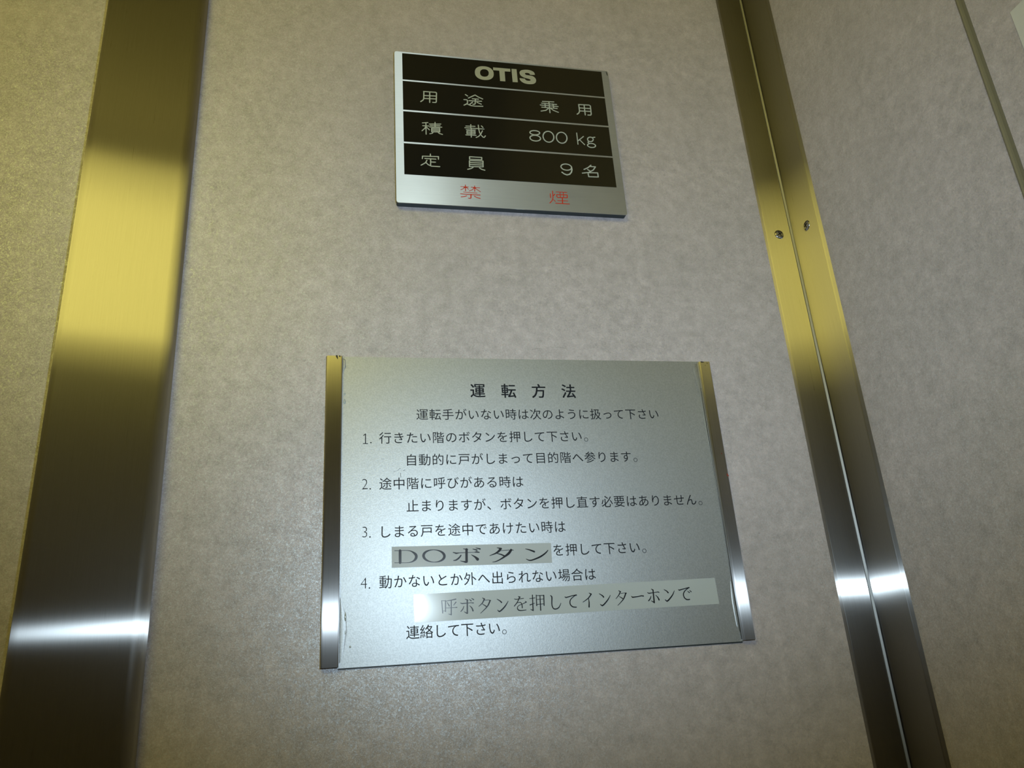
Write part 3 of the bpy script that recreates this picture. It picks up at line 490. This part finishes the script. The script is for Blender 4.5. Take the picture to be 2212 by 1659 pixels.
def screw(centre, out, parent, spin):
    """pan head screw: dome with a cross recess; out = unit vector away from the wall"""
    out = Vector(out); up = Vector((0, 0, 1)); side = up.cross(out)
    R, H = 0.0040, 0.0013
    prof = [(1.0, 0.0), (0.98, 0.28), (0.90, 0.55), (0.72, 0.80), (0.45, 0.95), (0.0, 1.0)]
    bm = bmesh.new(); n = 28; rings = []
    def P(r, a, h): return Vector(centre) + side*(r*math.cos(a)) + up*(r*math.sin(a)) + out*h
    for r, h in prof[:-1]:
        rings.append([bm.verts.new(P(R*r, 2*math.pi*i/n, H*h)) for i in range(n)])
    top = bm.verts.new(P(0, 0, H))
    for a, b in zip(rings, rings[1:]):
        for i in range(n): bm.faces.new((a[i], a[(i+1) % n], b[(i+1) % n], b[i]))
    for i in range(n): bm.faces.new((rings[-1][i], rings[-1][(i+1) % n], top))
    bm.faces.new(rings[0])
    s = finish('screw', bm, SCREW, parent, smooth=True, sharp=60, origin=Vector(centre))
    bm = bmesh.new()
    for q in (0, 1):
        a0 = spin + q*math.pi/2
        d = Vector((math.cos(a0), math.sin(a0))); e = Vector((-d.y, d.x))
        L_, W_ = 0.0021, 0.00048
        lo = []; hi = []
        for sx, sy, k in ((-1, -1, .75), (1, -1, .75), (1, 1, .75), (-1, 1, .75)):
            v = d*(sx*L_)+e*(sy*W_)
            lo.append(bm.verts.new(Vector(centre)+side*v.x+up*v.y+out*(H*0.55)))
            hi.append(bm.verts.new(Vector(centre)+side*v.x+up*v.y+out*(H*1.04)))
        bm.faces.new(hi); bm.faces.new(lo)
        for i in range(4): bm.faces.new((lo[i], lo[(i+1) % 4], hi[(i+1) % 4], hi[i]))
    finish('cross_recess', bm, RECESS, s)
    return s
screw((0.3475, -T, EYE+0.3221), (0, -1, 0), ct, 0.5)
screw((XR-T, -0.0225, EYE+0.3200), (-1, 0, 0), ct, 0.25)

# lip between two right-hand panels
t3 = finish('trim_3', extrude_profile([(XR-0.0004, -0.2040), (XR-0.0016, -0.2043), (XR-0.0020, -0.2052), (XR-0.0016, -0.2061), (XR-0.0002, -0.2064), (XR-0.0002, -0.2084), (XR+0.004, -0.2084), (XR+0.004, -0.2040)], 0.0, ZC), LIP, smooth=True, sharp=35)
tag(t3, 'thin metal joint strip between two panels of the right wall', 'trim', kind='structure')

# ---------------------------------------------------------------- paper notice, top right
nt_ = empty('paper_notice', (XR, -0.2323, EYE+0.18), 'blank corner of a white paper notice on the right wall', 'notice')
box('sheet', XR-0.0008, XR-0.0001, -0.44, -0.2323, EYE+0.16, EYE+0.3290, PAPER, nt_)

# ---------------------------------------------------------------- capacity plate
YB = -0.0058       # its front face
cp = empty('capacity_plate', (0.122, 0, EYE+0.333), 'silver plate with black bands giving load and capacity, above the instruction sign', 'sign')
def rrect(x0, x1, z0, z1, r, n=6):
    out = []
    for cx, cz, a in ((x1-r, z1-r, 0), (x0+r, z1-r, 90), (x0+r, z0+r, 180), (x1-r, z0+r, 270)):
        out += [(cx+r*math.cos(math.radians(a+90*i/n)), cz+r*math.sin(math.radians(a+90*i/n))) for i in range(n+1)]
    return out
def slab(name, x0, x1, z0, z1, y0, y1, r, mat, parent, bev=0.0):
    bm = bmesh.new(); pr = rrect(x0, x1, z0, z1, r)
    a = [bm.verts.new((x, y0, z)) for x, z in pr]; b = [bm.verts.new((x, y1, z)) for x, z in pr]
    n = len(pr)
    for i in range(n): bm.faces.new((a[i], a[(i+1) % n], b[(i+1) % n], b[i]))
    f = bm.faces.new(a); bm.faces.new(b)
    if bev: bmesh.ops.bevel(bm, geom=list(f.edges), offset=bev, segments=2, profile=0.5, affect='EDGES')
    return finish(name, bm, mat, parent, smooth=True, sharp=35)
PX0, PX1, PZ0, PZ1 = 0.02959, 0.21372, EYE+0.33169, EYE+0.47726
slab('backing_and_shade', PX0+.0002, PX1-.0002, PZ0+.0002, PZ1-.0002, -0.0052, 0.0, 0.0016, EDGE_BLACK, cp)
slab('face', PX0, PX1, PZ0, PZ1, YB, -0.0052, 0.0016, PLATE_BRUSHED, cp, 0.0002)
for z0, z1 in ((448.77, 475.77), (418.58, 447.27), (387.79, 416.98), (357.3, 386.19)):
    b_ = box('black_band', 0.03592, 0.20754, YB-0.00012, YB, EYE+z0/1000, EYE+z1/1000, BLACK_BAND, cp)
YT = YB - 0.00018
for key in ('yo', 'to', 'jo', 'yo2', 'seki', 'sai', 'n800', 'kg', 'tei', 'in', 'n9', 'mei'):
    print_strokes('lettering', (key,), YT, WHITE_INK, cp)
for key in ('kin', 'en'):
    print_strokes('lettering', (key,), YB-0.00004, RED_INK, cp)['label'] = 'red character on the bare metal margin'
for ch in 'OTIS':
    g = link_mesh('letter', polys_bm(POLYS[ch], YT, ch == 'S'), LOGO_INK, cp)
# chipped upper right corner
bm = bmesh.new(); strokes_bm([[(211.9, 476.4, .5), (212.5, 474.4, .9), (212.8, 472.3, .4)]], YB-0.00005, bm)
link_mesh('chip', bm, GRIME, cp)['label'] = 'dark chip at the upper right corner'

# ---------------------------------------------------------------- instruction sign in its two rails
sg = empty('instruction_sign', (0.123, 0, EYE+0.004), 'silver sheet of black operating instructions held between two steel rails, below the capacity plate', 'sign')
YS = -0.0012
box('backing_and_shade', -0.0088, 0.2568, -0.0007, 0.0, EYE+0.0026, EYE+0.2050, EDGE_BLACK, sg)  # black strip added for the dark line of shade below the sheet
box('sheet', -0.0095, 0.2575, YS, 0.0, EYE+0.0034, EYE+0.2066, SATIN, sg)
def rail(x0, x1, z0, z1):
    d, r = 0.0040, 0.0011
    bm = extrude_profile([(x0, 0.0)] + arc(x0+r, -d+r, r, 180, 270, 5) + arc(x1-r, -d+r, r, 270, 360, 5) + [(x1, 0.0)], z0, z1)
    return finish('rail', bm, STEEL_RAIL, sg, smooth=True, sharp=50)
rail(-0.0193, -0.0087, EYE+0.0041, EYE+0.2062)
rail(0.2563, 0.2653, EYE+0.0041, EYE+0.2056)
YI = YS - 0.00006
for s, c0, pit, bold in TEXT:
    bm = bmesh.new()
    for i, ch in enumerate(s):
        cx, cz = c0[0]+pit[0]*i, c0[1]+pit[1]*i
        if bold:
            for k, (ox, oz) in enumerate(((-.16, -.12), (.16, -.12), (-.16, .12), (.16, .12), (0, 0))):
                glyph_into(bm, ch, cx+ox, cz+oz, 11.3, YI-0.000002*k)
        elif ch == '。':
            strokes_bm([[(cx-2.1+1.3*math.cos(t*math.pi/10), cz-2.6+1.3*math.sin(t*math.pi/10), 0.32) for t in range(21)]], YI, bm)
        else: glyph_into(bm, ch, cx, cz, 8.7, YI, 0.001)
    o = link_mesh('title_line' if bold else 'text_line', flip_out(bm), INK, sg)
for ch, c, d in NUMS:
    bm = bmesh.new()
    if ch == '1': strokes_bm([[(c[0]-1.0, c[1]+2.3, .5), (c[0]+0.3, c[1]+3.3, .6), (c[0]+0.3, c[1]-3.3, .6)], [(c[0]-1.2, c[1]-3.4, .5), (c[0]+1.7, c[1]-3.4, .5)]], YI, bm)
    else: glyph_into(bm, ch, c[0], c[1], 10.3, YI, -0.02, None, 0.92)
    strokes_bm([[(d[0], d[1], 0.95), (d[0]+.01, d[1], 0.95)]], YI, bm)
    link_mesh('numeral', flip_out(bm), INK, sg)

def strip(q, y, mat, curl=0.0):
    """a thin rectangular label glued to the sheet; q = corners bl, br, tr, tl in mm"""
    bm = bmesh.new(); n = 24; t = 0.00010
    fr = []; bk = []
    for j in range(2):
        A, B = (q[0], q[1]) if j == 0 else (q[3], q[2])
        f = []; b = []
        for i in range(n+1):
            u = (i/n)**1.5
            x = A[0]+(B[0]-A[0])*u; z = A[1]+(B[1]-A[1])*u
            lift = curl*max(0, 1-u*9)**2*(1.0 if j else 0.35)
            f.append(bm.verts.new(wall_pt(x, z, y-t-lift))); b.append(bm.verts.new(wall_pt(x, z, y)))
        fr.append(f); bk.append(b)
    for i in range(n):
        bm.faces.new((fr[0][i], fr[0][i+1], fr[1][i+1], fr[1][i]))
        bm.faces.new((bk[0][i], bk[1][i], bk[1][i+1], bk[0][i+1]))
        for j in (0, 1): bm.faces.new((fr[j][i], fr[j][i+1], bk[j][i+1], bk[j][i]))
    for i in (0, n): bm.faces.new((fr[0][i], fr[1][i], bk[1][i], bk[0][i]))
    return finish('label_strip', bm, mat, sg, smooth=True, sharp=30)
l1 = strip(LAB1, YS, TAPE); l1['label'] = 'short grey adhesive label over the third instruction'
l2 = strip(LAB2, YS, TAPE_PALE, 0.0003); l2['label'] = 'long pale adhesive label over the fourth instruction'
for par, keys in ((l1, ('DO', 'bo', 'ta', 'n')), (l2, ('L2a', 'L2b', 'L2c'))):
    print_strokes('lettering', keys, YS-0.00016, TAPE_INK, par)

# glue squeezed out beside the rails, chips and a rust spot
def blob(name, outline, y, h, mat, parent):
    bm = bmesh.new()
    cx = sum(p[0] for p in outline)/len(outline); cz = sum(p[1] for p in outline)/len(outline)
    prev = None
    for k, hh in ((1.0, 0.0), (0.85, 0.5), (0.55, 0.85), (0.2, 1.0)):
        ring = [bm.verts.new(wall_pt(cx+(x-cx)*k, cz+(z-cz)*k, y-h*hh)) for x, z in outline]
        if prev:
            for i in range(len(ring)): bm.faces.new((prev[i], prev[(i+1) % len(ring)], ring[(i+1) % len(ring)], ring[i]))
        prev = ring
    bm.faces.new(prev)
    return finish(name, bm, mat, parent, smooth=True, sharp=60)
def drop(cx, cz, w, h): return [(cx+w*math.sin(t)*(1-0.55*max(0, math.cos(t))), cz+h*math.cos(t)) for t in [i*math.pi/6 for i in range(12)]]
blob('glue_drop', drop(-7.0, 173.6, 0.8, 1.9), YS, 0.0005, GLUE, sg)
blob('glue_drop', drop(-6.9, 179.2, 0.6, 1.1), YS, 0.0004, GLUE, sg)
blob('glue_drop', drop(-1.9, 15.4, 0.6, 0.7), YS, 0.0003, GLUE, sg)
blob('glue_drop', [(-8.4, 45), (-7.6, 44), (-5.2, 36), (-4.2, 30), (-4.0, 24), (-5.0, 17), (-6.2, 9), (-8.5, 6)], YS, 0.00028, SATIN, sg)
blob('glue_drop', drop(-5.0, 33.0, 0.7, 3.0), YS, 0.0004, GLUE, sg)
blob('glue_drop', drop(-5.0, 24.0, 0.4, 2.0), YS, 0.0003, GLUE, sg)
blob('glue_drop', [(255.9, 205), (252.6, 204), (251.9, 198), (253.0, 190), (254.2, 176), (255.2, 140), (255.9, 120)], YS, 0.00035, SATIN, sg)
blob('glue_drop', [(256.2, 44), (254.6, 43), (253.4, 30), (254.0, 14), (256.0, 9)], YS, 0.00035, SATIN, sg)
blob('glue_drop', [(-8.4, 205.6), (-6.8, 204.6), (-6.4, 199), (-7.6, 196), (-8.5, 194)], YS, 0.00035, SATIN, sg)
bm = bmesh.new()
strokes_bm([[(-12.6, 206.0, 1.3), (-12.2, 204.6, .8), (-12.0, 203.6, .2)], [(-10.6, 205.9, 1.0), (-10.3, 205.4, .6)]], -0.00408, bm)
link_mesh('chip', bm, GRIME, sg)['label'] = 'dark nicks at the top of the left rail'
bm = bmesh.new(); strokes_bm([[(257.9, 205.3, .9), (259.8, 205.1, .7)], [(262.6, 204.6, .5), (262.8, 203.9, .4)], [(260.9, 202.7, .35), (260.9, 202.2, .35)]], -0.00408, bm)
link_mesh('chip', bm, GRIME, sg)['label'] = 'dark nicks at the top of the right rail'
bm = bmesh.new(); strokes_bm([[(263.9, 117.8, .7), (264.6, 116.6, 1.1)], [(262.3, 133.5, .4), (262.5, 133.0, .5)]], -0.00408, bm)
link_mesh('rust_spot', bm, RUST, sg)['label'] = 'small rust spot on the right rail'
bm = bmesh.new(); strokes_bm([[(25.5, 124.3, .2), (28, 125.0, .12), (30, 126.6, .2)], [(32, 124.9, .3), (33.2, 125.3, .2)], [(30.2, 120.2, .2), (30.1, 123.3, .25)], [(17.5, 133.2, .1), (19, 133.0, .1)]], YI, bm)
link_mesh('scratch', bm, GRIME, sg)['label'] = 'faint scratches left of the second instruction'
bm = bmesh.new(); strokes_bm([[(255.6, 185, .25), (255.4, 150, .35), (255.8, 110, .2), (256.0, 60, .3), (255.9, 30, .7), (256.1, 5, .3)]], YS-0.0004, bm)
link_mesh('grime_line', bm, GRIME, sg)['label'] = 'dark line of dirt along the right rail'
# scuffs on the wall between the signs
bm = bmesh.new(); strokes_bm([[(127, 214.6, .18), (131, 216.0, .25), (135, 215.4, .15)], [(139, 217.2, .1), (150, 217.0, .2), (155, 215.8, .12)]], -0.00004, bm)
link_mesh('scuff', bm, principled('grey_scuff', (0.20, 0.19, 0.16), 0.7)[0], wb)['label'] = 'faint scuffs above the instruction sign'
